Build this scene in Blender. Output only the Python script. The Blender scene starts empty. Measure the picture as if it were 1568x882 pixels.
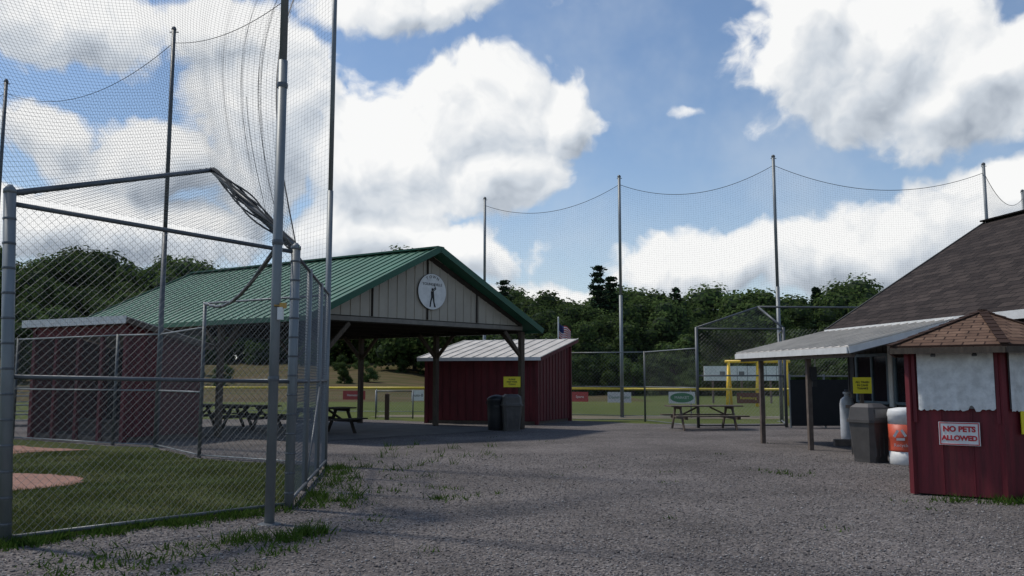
import bpy, math, random
import numpy as np
from mathutils import Vector, Matrix
random.seed(7); rng=np.random.default_rng(7)
S=bpy.context.scene
COL=S.collection
V=Vector
# ------------------------------------------------------------------ helpers
def empty(name,loc=(0,0,0),rz=0):
    e=bpy.data.objects.new(name,None); COL.objects.link(e); e.location=loc; e.rotation_euler=(0,0,rz)
    e.empty_display_size=.1
    return e
class MB:
    def __init__(s): s.v=[]; s.f=[]
    def quad(s,*p):
        n=len(s.v); s.v+= [tuple(q) for q in p]; s.f.append(tuple(range(n,n+len(p))))
    def obox(s,c,ax,ay,az):
        c=V(c);n=len(s.v)
        for k in (-1,1):
            for a,b in ((-1,-1),(1,-1),(1,1),(-1,1)):
                s.v.append(tuple(c+ax*a*.5+ay*b*.5+az*k*.5))
        s.f+=[(n+3,n+2,n+1,n),(n+4,n+5,n+6,n+7),(n,n+1,n+5,n+4),(n+1,n+2,n+6,n+5),(n+2,n+3,n+7,n+6),(n+3,n,n+4,n+7)]
    def box(s,c,sz,rz=0):
        co,si=math.cos(rz),math.sin(rz)
        s.obox(c,V((co,si,0))*sz[0],V((-si,co,0))*sz[1],V((0,0,sz[2])))
    def beam(s,p0,p1,w,h):
        p0,p1=V(p0),V(p1); d=p1-p0; L=d.length; d/=L
        up=V((0,0,1)) if abs(d.z)<.95 else V((0,1,0))
        a=d.cross(up).normalized(); b=a.cross(d).normalized()
        s.obox((p0+p1)/2,d*L,a*w,b*h)
    def tube(s,p0,p1,r,n=8,r2=None,caps=True):
        p0,p1=V(p0),V(p1); r2=r if r2 is None else r2
        d=(p1-p0).normalized(); up=V((0,0,1)) if abs(d.z)<.9 else V((1,0,0))
        a=d.cross(up).normalized(); b=d.cross(a)
        k=len(s.v)
        for p,rr in ((p0,r),(p1,r2)):
            for i in range(n):
                t=2*math.pi*i/n; s.v.append(tuple(p+(a*math.cos(t)+b*math.sin(t))*rr))
        for i in range(n): s.f.append((k+i,k+(i+1)%n,k+n+(i+1)%n,k+n+i))
        if caps: s.f.append(tuple(k+n-1-i for i in range(n))); s.f.append(tuple(k+n+i for i in range(n)))
    def path(s,pts,r,n=6):
        for a,b in zip(pts[:-1],pts[1:]): s.tube(a,b,r,n)
    def lathe(s,c,prof,n=20):
        k=len(s.v); c=V(c)
        for r,z in prof:
            for i in range(n):
                t=2*math.pi*i/n; s.v.append((c.x+r*math.cos(t),c.y+r*math.sin(t),c.z+z))
        for j in range(len(prof)-1):
            for i in range(n):
                s.f.append((k+j*n+i,k+j*n+(i+1)%n,k+(j+1)*n+(i+1)%n,k+(j+1)*n+i))
        s.f.append(tuple(k+n-1-i for i in range(n))); m=k+(len(prof)-1)*n; s.f.append(tuple(m+i for i in range(n)))
    def prism(s,poly,z0,z1,poly2=None):
        n=len(poly); k=len(s.v); poly2=poly2 or poly
        s.v+=[(p[0],p[1],z0) for p in poly]+[(p[0],p[1],z1) for p in poly2]
        for i in range(n): s.f.append((k+i,k+(i+1)%n,k+n+(i+1)%n,k+n+i))
        s.f.append(tuple(k+n-1-i for i in range(n))); s.f.append(tuple(k+n+i for i in range(n)))
    def chain(s,pts,cell,r):
        pts=[V(p) for p in pts]; e1=(pts[1]-pts[0]).normalized(); nn=e1.cross(pts[-1]-pts[0]).normalized(); e2=nn.cross(e1)
        P=[((p-pts[0]).dot(e1),(p-pts[0]).dot(e2)) for p in pts]
        area=sum(P[i][0]*P[(i+1)%len(P)][1]-P[(i+1)%len(P)][0]*P[i][1] for i in range(len(P)))
        if area<0: P=P[::-1]
        for sg in (1,-1):
            d=(1/math.sqrt(2),sg/math.sqrt(2)); nrm=(-d[1],d[0])
            os=[p[0]*nrm[0]+p[1]*nrm[1] for p in P]; o=min(os)+cell*.3; st=cell/math.sqrt(2)
            while o<max(os):
                q=(nrm[0]*o,nrm[1]*o); t0,t1=-1e9,1e9
                for i in range(len(P)):
                    a=P[i]; b=P[(i+1)%len(P)]; en=(-(b[1]-a[1]),b[0]-a[0])
                    num=(a[0]-q[0])*en[0]+(a[1]-q[1])*en[1]; den=d[0]*en[0]+d[1]*en[1]
                    if abs(den)<1e-9:
                        if num>0: t1=-1e9
                    elif den>0: t0=max(t0,num/den)
                    else: t1=min(t1,num/den)
                if t1>t0+.01:
                    off=nn*(.002*sg)
                    a=pts[0]+e1*(q[0]+d[0]*t0)+e2*(q[1]+d[1]*t0)+off; b=pts[0]+e1*(q[0]+d[0]*t1)+e2*(q[1]+d[1]*t1)+off
                    m=max(1,int((t1-t0)/(cell*4))); s.pl([a.lerp(b,i/m) for i in range(m+1)],r)
                o+=st
    def net(s,f,nu,nv,r,seg=24):
        for k in range(nu+1):
            u=k/nu; s.pl([f(u,j/seg) for j in range(seg+1)],r)
        for k in range(nv+1):
            v=k/nv; s.pl([f(j/seg,v) for j in range(seg+1)],r)
    def pl(s,pts,r):
        pts=[V(p) for p in pts]; d=(pts[-1]-pts[0]).normalized(); up=V((0,0,1)) if abs(d.z)<.8 else V((0.3,1,0)).normalized()
        a=d.cross(up).normalized(); b=d.cross(a); off=[(a*math.cos(t)+b*math.sin(t))*r for t in (0,2.094,4.189)]
        k=len(s.v)
        for p in pts:
            for o in off: s.v.append(tuple(p+o))
        for j in range(len(pts)-1):
            m=k+3*j
            for i in range(3): s.f.append((m+i,m+(i+1)%3,m+3+(i+1)%3,m+3+i))
    def build(s,name,mat,parent=None,smooth=False):
        me=bpy.data.meshes.new(name); me.from_pydata(s.v,[],s.f); me.materials.append(mat)
        if smooth: me.polygons.foreach_set('use_smooth',[True]*len(me.polygons))
        o=bpy.data.objects.new(name,me); COL.objects.link(o)
        if parent: o.parent=parent
        return o
def panel(name,pts,mat,parent=None,th=.02,down=None):
    """planar polygon with UVs in metres, given thickness"""
    pts=[V(p) for p in pts]; e1=(pts[1]-pts[0]).normalized(); nn=e1.cross(pts[-1]-pts[0]).normalized(); e2=nn.cross(e1)
    n=len(pts); dv=(V(down) if down else -nn)*th
    vs=[tuple(p) for p in pts]+[tuple(p+dv) for p in pts]
    fs=[tuple(range(n)),tuple(range(2*n-1,n-1,-1))]+[(i+n,(i+1)%n+n,(i+1)%n,i) for i in range(n)]
    me=bpy.data.meshes.new(name); me.from_pydata(vs,[],fs); uv=me.uv_layers.new()
    for l in me.loops:
        p=V(vs[l.vertex_index])-pts[0]; uv.data[l.index].uv=(p.dot(e1),p.dot(e2))
    me.materials.append(mat); o=bpy.data.objects.new(name,me); COL.objects.link(o)
    if parent: o.parent=parent
    return o
def npmesh(name,verts,faces,mat,parent=None):
    me=bpy.data.meshes.new(name); verts=np.asarray(verts,np.float32); faces=np.asarray(faces,np.int32)
    me.vertices.add(len(verts)); me.vertices.foreach_set('co',verts.ravel())
    k=faces.shape[1]; me.loops.add(faces.size); me.loops.foreach_set('vertex_index',faces.ravel())
    me.polygons.add(len(faces)); me.polygons.foreach_set('loop_start',np.arange(0,faces.size,k,dtype=np.int32))
    me.update(calc_edges=True); me.materials.append(mat)
    o=bpy.data.objects.new(name,me); COL.objects.link(o)
    if parent: o.parent=parent
    return o
def text(body,size,g,up,pos,mat,parent,name='lettering',ext=.002,bold=.0,align='CENTER'):
    c=bpy.data.curves.new(name,'FONT'); c.body=body; c.size=size; c.align_x=align; c.align_y='CENTER'; c.extrude=ext; c.offset=bold
    c.materials.append(mat); o=bpy.data.objects.new(name,c); COL.objects.link(o); o.parent=parent
    g=V(g).normalized(); up=V(up).normalized(); n=g.cross(up)
    m=Matrix((g,up,n)).transposed().to_4x4(); m.translation=V(pos); o.matrix_local=m
    return o
# ------------------------------------------------------------------ materials
def newmat(name):
    m=bpy.data.materials.new(name); m.use_nodes=True; nt=m.node_tree
    return m,nt,nt.nodes['Principled BSDF']
def mat(name,col,rough=.7,metal=0.,var=.25,scale=4.,bump=0.,bscale=60.,dirt=None,stretch=(1,1,1)):
    m,nt,b=newmat(name); N=nt.nodes; L=nt.links
    b.inputs['Roughness'].default_value=rough; b.inputs['Metallic'].default_value=metal
    tc=N.new('ShaderNodeTexCoord'); mp=N.new('ShaderNodeMapping'); mp.inputs['Scale'].default_value=stretch
    L.new(tc.outputs['Object'],mp.inputs[0])
    n=N.new('ShaderNodeTexNoise'); n.inputs['Scale'].default_value=scale; n.inputs['Detail'].default_value=6; n.inputs['Roughness'].default_value=.65
    L.new(mp.outputs[0],n.inputs['Vector'])
    r=N.new('ShaderNodeValToRGB'); e=r.color_ramp.elements
    e[0].position=.3; e[1].position=.7
    e[0].color=tuple(c*(1-var) for c in (dirt or col))+(1,); e[1].color=tuple(min(1,c*(1+var*.6)) for c in col)+(1,)
    L.new(n.outputs['Fac'],r.inputs[0]); L.new(r.outputs[0],b.inputs['Base Color'])
    if bump:
        n2=N.new('ShaderNodeTexNoise'); n2.inputs['Scale'].default_value=bscale; n2.inputs['Detail'].default_value=3
        L.new(mp.outputs[0],n2.inputs['Vector'])
        bp=N.new('ShaderNodeBump'); bp.inputs['Strength'].default_value=bump; bp.inputs['Distance'].default_value=.02
        L.new(n2.outputs['Fac'],bp.inputs['Height']); L.new(bp.outputs[0],b.inputs['Normal'])
    return m
def flat(name,col,rough=.8,metal=0):
    m,nt,b=newmat(name); b.inputs['Base Color'].default_value=col+(1,); b.inputs['Roughness'].default_value=rough; b.inputs['Metallic'].default_value=metal; return m
M_steel=mat('galvanized_steel',(.2,.22,.23),.5,.3,.3,3,stretch=(1,1,.3))
M_steeldk=mat('weathered_steel',(.11,.12,.13),.5,.3,.3,3)
M_wire=flat('chain_wire',(.15,.165,.175),.5,.4)
M_net=flat('net_cord',(.035,.04,.045),.9)
M_cable=flat('cable',(.03,.03,.03),.7)
M_red=mat('barn_red_paint',(.12,.011,.016),.7,0,.45,2.2,.15,30,stretch=(3,3,.4))
M_redbooth=mat('booth_red_paint',(.145,.01,.017),.65,0,.5,2.5,.2,40,stretch=(4,4,.35))
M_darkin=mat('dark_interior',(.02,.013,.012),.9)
M_white=mat('white_paint',(.72,.72,.7),.5,0,.15,5)
M_whitemetal=mat('white_metal_roof',(.56,.52,.46),.55,0,.25,1.5)
M_tan=mat('taupe_metal_siding',(.38,.34,.275),.5,0,.12,1.2)
M_green=mat('green_metal_roof',(.04,.15,.095),.5,.05,.28,1.0)
M_greentrim=mat('green_trim',(.012,.085,.045),.45,0,.1)
M_wood=mat('treated_wood',(.085,.062,.043),.8,0,.4,6,.2,40,stretch=(3,3,.5))
M_woodgrey=mat('weathered_wood',(.13,.1,.08),.85,0,.4,6,.2,50)
M_wooddk=mat('truss_and_shaded_table_wood',(.035,.027,.02),.9,0,.3)
M_black=mat('black_plastic',(.012,.013,.015),.5,0,.2)
M_greycan=mat('grey_plastic',(.08,.073,.068),.5,0,.25,4)
M_greylid=mat('grey_plastic_lid',(.15,.145,.14),.45,0,.2)
M_yellow=mat('yellow_sign_paint',(.78,.66,.02),.5,0,.08)
M_yellowcap=mat('yellow_fence_cap',(.62,.48,.05),.5,0,.15)
M_yelframe=mat('yellow_painted_steel',(.8,.5,.02),.45,0,.1)
M_signred=mat('red_lettering',(.5,.02,.03),.5,0,.05)
M_blk=mat('black_lettering',(.012,.012,.012),.6)
M_orange=mat('orange_barrel',(.55,.085,.04),.5,0,.2,5)
M_bluegrey=mat('window_frame_blue',(.13,.18,.22),.5)
M_glass=mat('dark_glass',(.02,.025,.03),.08)
M_concwall=mat('concession_siding',(.06,.058,.055),.8,0,.3)
M_tarp=mat('black_windscreen',(.012,.014,.016),.8,0,.3,3)
M_dirt=mat('red_infield_dirt',(.27,.14,.1),.95,0,.3,2.5,.4,40)
def shingle(name,c1,c2,mort,bw=.3,rh=.14):
    m,nt,b=newmat(name);N=nt.nodes;L=nt.links
    uv=N.new('ShaderNodeTexCoord')
    br=N.new('ShaderNodeTexBrick'); br.inputs['Scale'].default_value=1; br.inputs['Brick Width'].default_value=bw; br.inputs['Row Height'].default_value=rh
    br.inputs['Mortar Size'].default_value=.011; br.inputs['Color1'].default_value=c1+(1,); br.inputs['Color2'].default_value=c2+(1,); br.inputs['Mortar'].default_value=mort+(1,)
    br.inputs['Mortar Smooth'].default_value=.3
    L.new(uv.outputs['UV'],br.inputs['Vector'])
    n=N.new('ShaderNodeTexNoise'); n.inputs['Scale'].default_value=3; n.inputs['Detail'].default_value=8; n.inputs['Roughness'].default_value=.7; L.new(uv.outputs['UV'],n.inputs['Vector'])
    mx=N.new('ShaderNodeMix'); mx.data_type='RGBA'; mx.blend_type='MULTIPLY'; mx.inputs[0].default_value=.85
    r=N.new('ShaderNodeMapRange'); r.inputs[1].default_value=.3; r.inputs[2].default_value=.7; r.inputs[3].default_value=.5; r.inputs[4].default_value=1.4
    L.new(n.outputs['Fac'],r.inputs[0]); L.new(br.outputs['Color'],mx.inputs[6]); L.new(r.outputs[0],mx.inputs[7])
    L.new(mx.outputs[2],b.inputs['Base Color']); b.inputs['Roughness'].default_value=.95; b.inputs['Specular IOR Level'].default_value=.2
    bp=N.new('ShaderNodeBump'); bp.inputs['Distance'].default_value=.02; bp.inputs['Strength'].default_value=.8; bp.invert=True
    L.new(br.outputs['Fac'],bp.inputs['Height']); L.new(bp.outputs[0],b.inputs['Normal'])
    return m
M_shdark=shingle('dark_shingles',(.03,.023,.021),(.062,.048,.042),(.008,.007,.007),.5,.2)
M_shbrown=shingle('brown_shingles',(.12,.07,.047),(.2,.125,.085),(.045,.025,.018),.26,.13)
def gravelmat():
    m,nt,b=newmat('gravel');N=nt.nodes;L=nt.links
    tc=N.new('ShaderNodeTexCoord')
    v=N.new('ShaderNodeTexVoronoi'); v.inputs['Scale'].default_value=44; L.new(tc.outputs['Object'],v.inputs['Vector'])
    sp=N.new('ShaderNodeSeparateColor'); L.new(v.outputs['Color'],sp.inputs[0])
    r=N.new('ShaderNodeValToRGB'); e=r.color_ramp.elements
    e[0].color=(.072,.065,.065,1); e[1].color=(.27,.25,.24,1); e.new(.5).color=(.145,.132,.13,1); e.new(.8).color=(.18,.156,.138,1)
    L.new(sp.outputs[0],r.inputs[0])
    n=N.new('ShaderNodeTexNoise'); n.inputs['Scale'].default_value=.4; n.inputs['Detail'].default_value=9; n.inputs['Roughness'].default_value=.65; L.new(tc.outputs['Object'],n.inputs['Vector'])
    mr=N.new('ShaderNodeMapRange'); mr.inputs[1].default_value=.33; mr.inputs[2].default_value=.68; mr.inputs[3].default_value=.62; mr.inputs[4].default_value=1.18
    L.new(n.outputs['Fac'],mr.inputs[0])
    mx=N.new('ShaderNodeMix'); mx.data_type='RGBA'; mx.blend_type='MULTIPLY'; mx.inputs[0].default_value=1
    L.new(r.outputs[0],mx.inputs[6]); L.new(mr.outputs[0],mx.inputs[7])
    L.new(mx.outputs[2],b.inputs['Base Color']); b.inputs['Roughness'].default_value=.95; b.inputs['Specular IOR Level'].default_value=.15
    bp=N.new('ShaderNodeBump'); bp.inputs['Distance'].default_value=.02; bp.inputs['Strength'].default_value=.7; bp.invert=True
    L.new(v.outputs['Distance'],bp.inputs['Height']); L.new(bp.outputs[0],b.inputs['Normal'])
    return m
M_gravel=gravelmat()
def island(name,cols,rough=.9,trans=0,vscale=0):
    m,nt,b=newmat(name);N=nt.nodes;L=nt.links
    g=N.new('ShaderNodeNewGeometry'); r=N.new('ShaderNodeValToRGB'); e=r.color_ramp.elements
    e[0].color=cols[0]+(1,); e[1].color=cols[-1]+(1,)
    for i,c in enumerate(cols[1:-1]): e.new((i+1)/(len(cols)-1)).color=c+(1,)
    out=r.outputs[0]; L.new(g.outputs['Random Per Island'],r.inputs[0])
    if vscale:
        oi=N.new('ShaderNodeObjectInfo'); mr=N.new('ShaderNodeMapRange'); mr.inputs[3].default_value=.65; mr.inputs[4].default_value=1.35; L.new(oi.outputs['Random'],mr.inputs[0])
        mx=N.new('ShaderNodeMix'); mx.data_type='RGBA'; mx.blend_type='MULTIPLY'; mx.inputs[0].default_value=1; L.new(out,mx.inputs[6]); L.new(mr.outputs[0],mx.inputs[7]); out=mx.outputs[2]
    b.inputs['Roughness'].default_value=rough; b.inputs['Specular IOR Level'].default_value=.1
    L.new(out,b.inputs['Base Color'])
    if trans:
        df=N.new('ShaderNodeBsdfDiffuse'); L.new(out,df.inputs[0])
        t=N.new('ShaderNodeBsdfTranslucent'); L.new(out,t.inputs[0]); ms=N.new('ShaderNodeMixShader'); ms.inputs[0].default_value=trans
        L.new(df.outputs[0],ms.inputs[1]); L.new(t.outputs[0],ms.inputs[2]); L.new(ms.outputs[0],N['Material Output'].inputs[0])
    return m
M_stone=island('gravel_stone',[(.068,.061,.062),(.13,.12,.119),(.175,.155,.14),(.26,.243,.235),(.37,.35,.34)])
M_blade=island('grass_blade',[(.03,.05,.013),(.052,.076,.02),(.08,.098,.028),(.15,.13,.06)],.7,.3)
M_weed=island('weed_leaf',[(.03,.065,.012),(.055,.105,.02),(.09,.13,.035)],.6,.3)
M_leaf=island('tree_leaves',[(.04,.068,.022),(.066,.104,.032),(.1,.14,.05)],.8,.35,1)
M_pine=island('pine_needles',[(.025,.05,.027),(.04,.075,.038)],.85,.15,1)
M_bark=mat('bark',(.06,.048,.038),.95)
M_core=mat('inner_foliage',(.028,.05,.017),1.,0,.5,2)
def groundmat(name,stops,sc1,sc2,w2=.5,spread=.28,lo=.36,stretch=(1,1,1)):
    m,nt,b=newmat(name);N=nt.nodes;L=nt.links
    tc=N.new('ShaderNodeTexCoord'); mp=N.new('ShaderNodeMapping'); mp.inputs['Scale'].default_value=stretch; L.new(tc.outputs['Object'],mp.inputs[0])
    n=N.new('ShaderNodeTexNoise'); n.inputs['Scale'].default_value=sc1; n.inputs['Detail'].default_value=10; n.inputs['Roughness'].default_value=.7; L.new(mp.outputs[0],n.inputs['Vector'])
    n2=N.new('ShaderNodeTexNoise'); n2.inputs['Scale'].default_value=sc2; n2.inputs['Detail'].default_value=6; L.new(tc.outputs['Object'],n2.inputs['Vector'])
    a=N.new('ShaderNodeMath'); a.operation='MULTIPLY_ADD'; L.new(n2.outputs['Fac'],a.inputs[0]); a.inputs[1].default_value=w2
    h=N.new('ShaderNodeMath'); h.operation='MULTIPLY'; h.inputs[1].default_value=1-w2; L.new(n.outputs['Fac'],h.inputs[0]); L.new(h.outputs[0],a.inputs[2])
    r=N.new('ShaderNodeValToRGB'); e=r.color_ramp.elements; e[0].position=lo; e[0].color=stops[0]+(1,); e[1].position=lo+spread; e[1].color=stops[-1]+(1,)
    for i,c in enumerate(stops[1:-1]): e.new(lo+spread*(i+1)/(len(stops)-1)).color=c+(1,)
    L.new(a.outputs[0],r.inputs[0]); L.new(r.outputs[0],b.inputs['Base Color']); b.inputs['Roughness'].default_value=.95; b.inputs['Specular IOR Level'].default_value=.05
    bp=N.new('ShaderNodeBump'); bp.inputs['Strength'].default_value=.6; bp.inputs['Distance'].default_value=.05; L.new(n2.outputs['Fac'],bp.inputs['Height']); L.new(bp.outputs[0],b.inputs['Normal'])
    return m
M_grass=groundmat('outfield_grass',[(.06,.08,.024),(.09,.11,.034),(.13,.135,.05)],.05,14)
M_infield=groundmat('infield_turf',[(.03,.045,.015),(.05,.066,.022),(.1,.09,.045)],.6,40)
M_hill=groundmat('hill_field',[(.045,.065,.022),(.1,.068,.04),(.075,.075,.03),(.125,.088,.053),(.06,.08,.028)],.35,.5,.2,.3,.34,(.08,.9,.9))
# ------------------------------------------------------------------ ground
b=MB(); b.quad((-2500,-300,0),(2500,-300,0),(2500,3500,0),(-2500,3500,0)); b.build('ground',M_grass)
def ragged(poly,amp,step):
    out=[]
    for i in range(len(poly)):
        a=V(poly[i]);c=V(poly[(i+1)%len(poly)]); n=max(1,int((c-a).length/step)); nr=V((-(c-a).y,(c-a).x)).normalized()
        for k in range(n): out.append(a+(c-a)*(k/n)+nr*random.uniform(-amp,amp))
    return out
gp=ragged([(-40,-12),(32,-12),(32,30.5),(11,31),(5,30.4),(2.4,33),(-3,31.8),(-6,34),(-18,34),(-26,33),(-40,30)],.14,.35)
b=MB(); b.quad(*[(p[0],p[1],.004) for p in gp]); b.build('gravel_lot',M_gravel)
inf=[(-2.85,10.75),(-3.5,15.7),(-6.35,17.3),(-8.4,20.1),(-9.6,20.5),(-14,23.3),(-30,31),(-38,5),(-12,-2),(-4.95,8.3)]
ip=ragged(inf,.07,.25)
b=MB(); b.quad(*[(p[0],p[1],.010) for p in ip]); b.build('infield_grass',M_infield)
dp=[(-8.8+2.1*math.cos(t)*(1+.09*random.random()),13.2+1.35*math.sin(t)*(1+.1*random.random())) for t in [2*math.pi*i/60 for i in range(60)]]
b=MB(); b.quad(*[(p[0],p[1],.016) for p in dp]); b.build('home_plate_dirt',M_dirt)
dp2=ragged([(-9.5,19.3),(-30,30),(-30,27),(-11,18.2)],.1,.4)
b=MB(); b.quad(*[(p[0],p[1],.016) for p in dp2]); b.build('warning_track_dirt',M_dirt)
dp3=ragged([(-6,36.4),(2,34.6),(30,33.5),(30,35.5),(-6,38)],.25,.8)
b=MB(); b.quad(*[(p[0],p[1],.004) for p in dp3]); b.build('far_infield_dirt',mat('far_clay',(.16,.13,.08),.95))
def ss(a,b_,x):
    t=min(1,max(0,(x-a)/(b_-a))); return t*t*(3-2*t)
def hz(x,y): return 5.6*ss(56,150,y)*(1-ss(-16,2,x))*(1+.16*math.sin(x*.06+.6))
b=MB(); nx,ny=80,50
for j in range(ny+1):
    for i in range(nx+1):
        x=-240+250*i/nx; y=54+180*j/ny; b.v.append((x,y,hz(x,y)+(.02 if y>58 else -.05)))
for j in range(ny):
    for i in range(nx):
        k=j*(nx+1)+i; b.f.append((k,k+1,k+nx+2,k+nx+1))
b.build('hill',M_hill,smooth=True)
def inside(x,y,poly):
    r=np.zeros(len(x),bool); n=len(poly)
    for i in range(n):
        x0,y0=poly[i];x1,y1=poly[(i+1)%n]
        if y0==y1: continue
        c=((y0>y)!=(y1>y))&(x<(x1-x0)*(y-y0)/(y1-y0)+x0); r^=c
    return r
N=72000
y=5.5+13*rng.random(N)**1.3; x=(rng.random(N)*2-1)*(.66*y+.5)
ok=~inside(x,y,inf); x=x[ok];y=y[ok];n=len(x)
r=rng.uniform(.005,.0135,n)*(1+.7*(rng.random(n)>.96))
base=np.array([(1,0,0),(0,1,0),(-1,0,0),(0,-1,0),(0,0,1),(0,0,-1)],float)
vv=base[None]*r[:,None,None]*rng.uniform(.6,1.35,(n,6,1)); vv[:,:,2]*=.6
a=rng.random(n)*6.28; ca,sa=np.cos(a)[:,None],np.sin(a)[:,None]
X=vv[:,:,0]*ca-vv[:,:,1]*sa+x[:,None]; Y=vv[:,:,0]*sa+vv[:,:,1]*ca+y[:,None]; Z=vv[:,:,2]+(r*.3)[:,None]+.004
vv=np.stack([X,Y,Z],-1).reshape(-1,3)
ft=np.array([(0,1,4),(1,2,4),(2,3,4),(3,0,4),(1,0,5),(2,1,5),(3,2,5),(0,3,5)])
npmesh('gravel_stones',vv,(ft[None]+6*np.arange(n)[:,None,None]).reshape(-1,3),M_stone)
def blades(name,x,y,h,w,m,lean=.5,z0=.01):
    n=len(x); a=rng.random(n)*6.28; l=rng.normal(0,lean,(n,2))*h[:,None]
    dx=np.cos(a)*w; dy=np.sin(a)*w
    p0=np.stack([x-dx,y-dy,np.full(n,z0)],-1); p1=np.stack([x+dx,y+dy,np.full(n,z0)],-1); p2=np.stack([x+l[:,0],y+l[:,1],h+z0],-1)
    vv=np.stack([p0,p1,p2],1).reshape(-1,3)
    return npmesh(name,vv,np.arange(3*n).reshape(-1,3),m)
N=90000
y=8+11*rng.random(N); x=-2.8-(rng.random(N))*(.66*y-2.2)
dm=((x+8.8)/2.1)**2+((y-13.2)/1.35)**2
pat=np.sin(x*2.1+1.3*np.sin(y*1.7))*np.sin(y*2.3+1.1*np.cos(x*1.9))
ok=inside(x,y,inf)&(dm>.93+.2*rng.random(N))&(x>-.68*y-1)&(rng.random(N)<.75+.3*pat); x=x[ok];y=y[ok];pat=pat[ok]
blades('grass',x,y,rng.uniform(.02,.055,len(x))*(1+.35*pat),rng.uniform(.003,.006,len(x)),M_blade)
cs=[]
for k in range(110):
    t=random.random(); cs.append((-4.9+2.15*t+random.gauss(0,.1),8.35+2.3*t+random.gauss(0,.12)-.05,.09,22))
for k in range(60):
    t=random.random(); cs.append((-2.6-.7*t+abs(random.gauss(0,.3)),10.6+5*t,.10,20))
for k in range(40): cs.append((random.gauss(-2.0,.7),random.gauss(11.4,1.9),.06,12))
for k in range(14): cs.append((random.gauss(-2.35,.25),random.gauss(8.7,.25),.11,40))
for k in range(40): cs.append((random.uniform(-4.2,-2.0),random.uniform(7.0,8.4),.06,16))
for k in range(16): cs.append((random.uniform(-3,8),random.uniform(9,24),.045,10))
for k in range(40): cs.append((random.uniform(5.6,8),random.uniform(10.9,11.4),.1,22))
for k in range(22): cs.append((random.uniform(-3.2,-.5),random.uniform(14,21),.14,12))
for k in range(7): cs.append((random.gauss(4.5,.3),random.gauss(14.5,.3),.07,14))
for k in range(4): cs.append((random.gauss(-.95,.1),random.gauss(11.5,.1),.08,16))
xs=[];ys=[];hs=[]
for cx,cy,hh,nn in cs:
    rr=random.uniform(.03,.13)
    for i in range(nn): xs.append(cx+random.gauss(0,rr)); ys.append(cy+random.gauss(0,rr)); hs.append(hh*random.uniform(.3,1.3))
blades('weeds',np.array(xs),np.array(ys),np.array(hs),rng.uniform(.005,.013,len(xs)),M_weed,.6)
# ------------------------------------------------------------------ trees
def leafquads(pts,nrm,size):
    n=len(pts); nr=nrm+rng.normal(0,.42,(n,3)); nr/=np.linalg.norm(nr,axis=1)[:,None]
    a=np.cross(nr,rng.normal(0,1,(n,3))); a/=np.linalg.norm(a,axis=1)[:,None]; c=np.cross(nr,a)
    s=size*rng.uniform(.5,1.2,n)[:,None]
    q=np.stack([pts-a*s,pts-c*s*.7,pts+a*s,pts+c*s*.7],1)
    return q.reshape(-1,3)
def decid(seed,h,w):
    rg=random.Random(seed); lob=[]
    for i in range(rg.randint(19,25)):
        zf=rg.uniform(.06,.97); rad=w*.5*math.sqrt(max(.1,1-((zf-.42)/.64)**2)); a=rg.random()*6.28; q=rad*rg.uniform(.25,.85)
        lob.append((q*math.cos(a),q*math.sin(a),h*zf*.92,w*rg.uniform(.11,.21)))
    P=[];Q=[]
    for lx,ly,lz,lr in lob:
        n=int(380*(lr/(w*.2))**2); d=rng.normal(0,1,(n,3)); d/=np.linalg.norm(d,axis=1)[:,None]
        rr=lr*rng.uniform(.7,1.18,n)[:,None]; P.append(np.array([lx,ly,lz])+d*rr*np.array([1,1,.85])); Q.append(d+np.array([0,0,.3]))
    P=np.concatenate(P);Q=np.concatenate(Q)
    return leafquads(P,Q,.25),lob
def treedata(seed,h,w,kind):
    me=bpy.data.meshes.new('tree_mesh'); b=MB()
    if kind=='d':
        q,lob=decid(seed,h,w)
        b.tube((0,0,-.3),(0,0,h*.5),.28,8,.16)
        for l in lob[:8]: b.tube((0,0,h*.25),(l[0],l[1],l[2]),.12,5,.04)
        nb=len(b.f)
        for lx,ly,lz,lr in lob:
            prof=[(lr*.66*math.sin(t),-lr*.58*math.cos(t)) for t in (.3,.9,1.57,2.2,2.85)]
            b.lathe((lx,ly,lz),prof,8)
    else:
        rg=random.Random(seed); P=[];Q=[]
        b.tube((0,0,-.3),(0,0,h),.2,6,.03); nb=len(b.f)
        z=h*.12
        while z<h*.98:
            rad=w*.5*(1-(z/h))**.8*rg.uniform(.55,1.25)+.2
            for k in range(7):
                a=rg.random()*6.28; n=34; t=rng.random(n); rk=rad*rg.uniform(.6,1.2)
                P.append(np.stack([np.cos(a)*rk*t+rng.normal(0,.22,n),np.sin(a)*rk*t+rng.normal(0,.22,n),z+.12*rk*t+rng.normal(0,.13,n)],-1)); Q.append(np.tile([0,0,1.],(n,1)))
            z+=h*.05
        q=leafquads(np.concatenate(P),np.concatenate(Q),.25)
    k=len(b.v); nq=len(q)//4
    vs=b.v+[tuple(p) for p in q]; fs=b.f+[(k+4*i,k+4*i+1,k+4*i+2,k+4*i+3) for i in range(nq)]
    me.from_pydata(vs,[],fs)
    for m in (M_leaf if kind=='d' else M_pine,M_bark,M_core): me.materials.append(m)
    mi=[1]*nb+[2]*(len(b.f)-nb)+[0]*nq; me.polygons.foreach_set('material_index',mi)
    return me
DM=[treedata(s,12,rw,'d') for s,rw in ((1,9.5),(2,10.5),(3,9),(4,11),(5,10),(6,8.5))]
PM=[treedata(11,14,6.5,'p'),treedata(12,14,5.5,'p')]
TL=empty('tree_line')
def addtree(me,x,y,s,par=TL,nm='tree',sz=None):
    o=bpy.data.objects.new(nm,me); COL.objects.link(o); o.parent=par; o.location=(x,y,hz(x,y)-.2); o.rotation_euler=(0,0,random.random()*6.28); o.scale=(s,s,(sz or s)); return o
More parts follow.
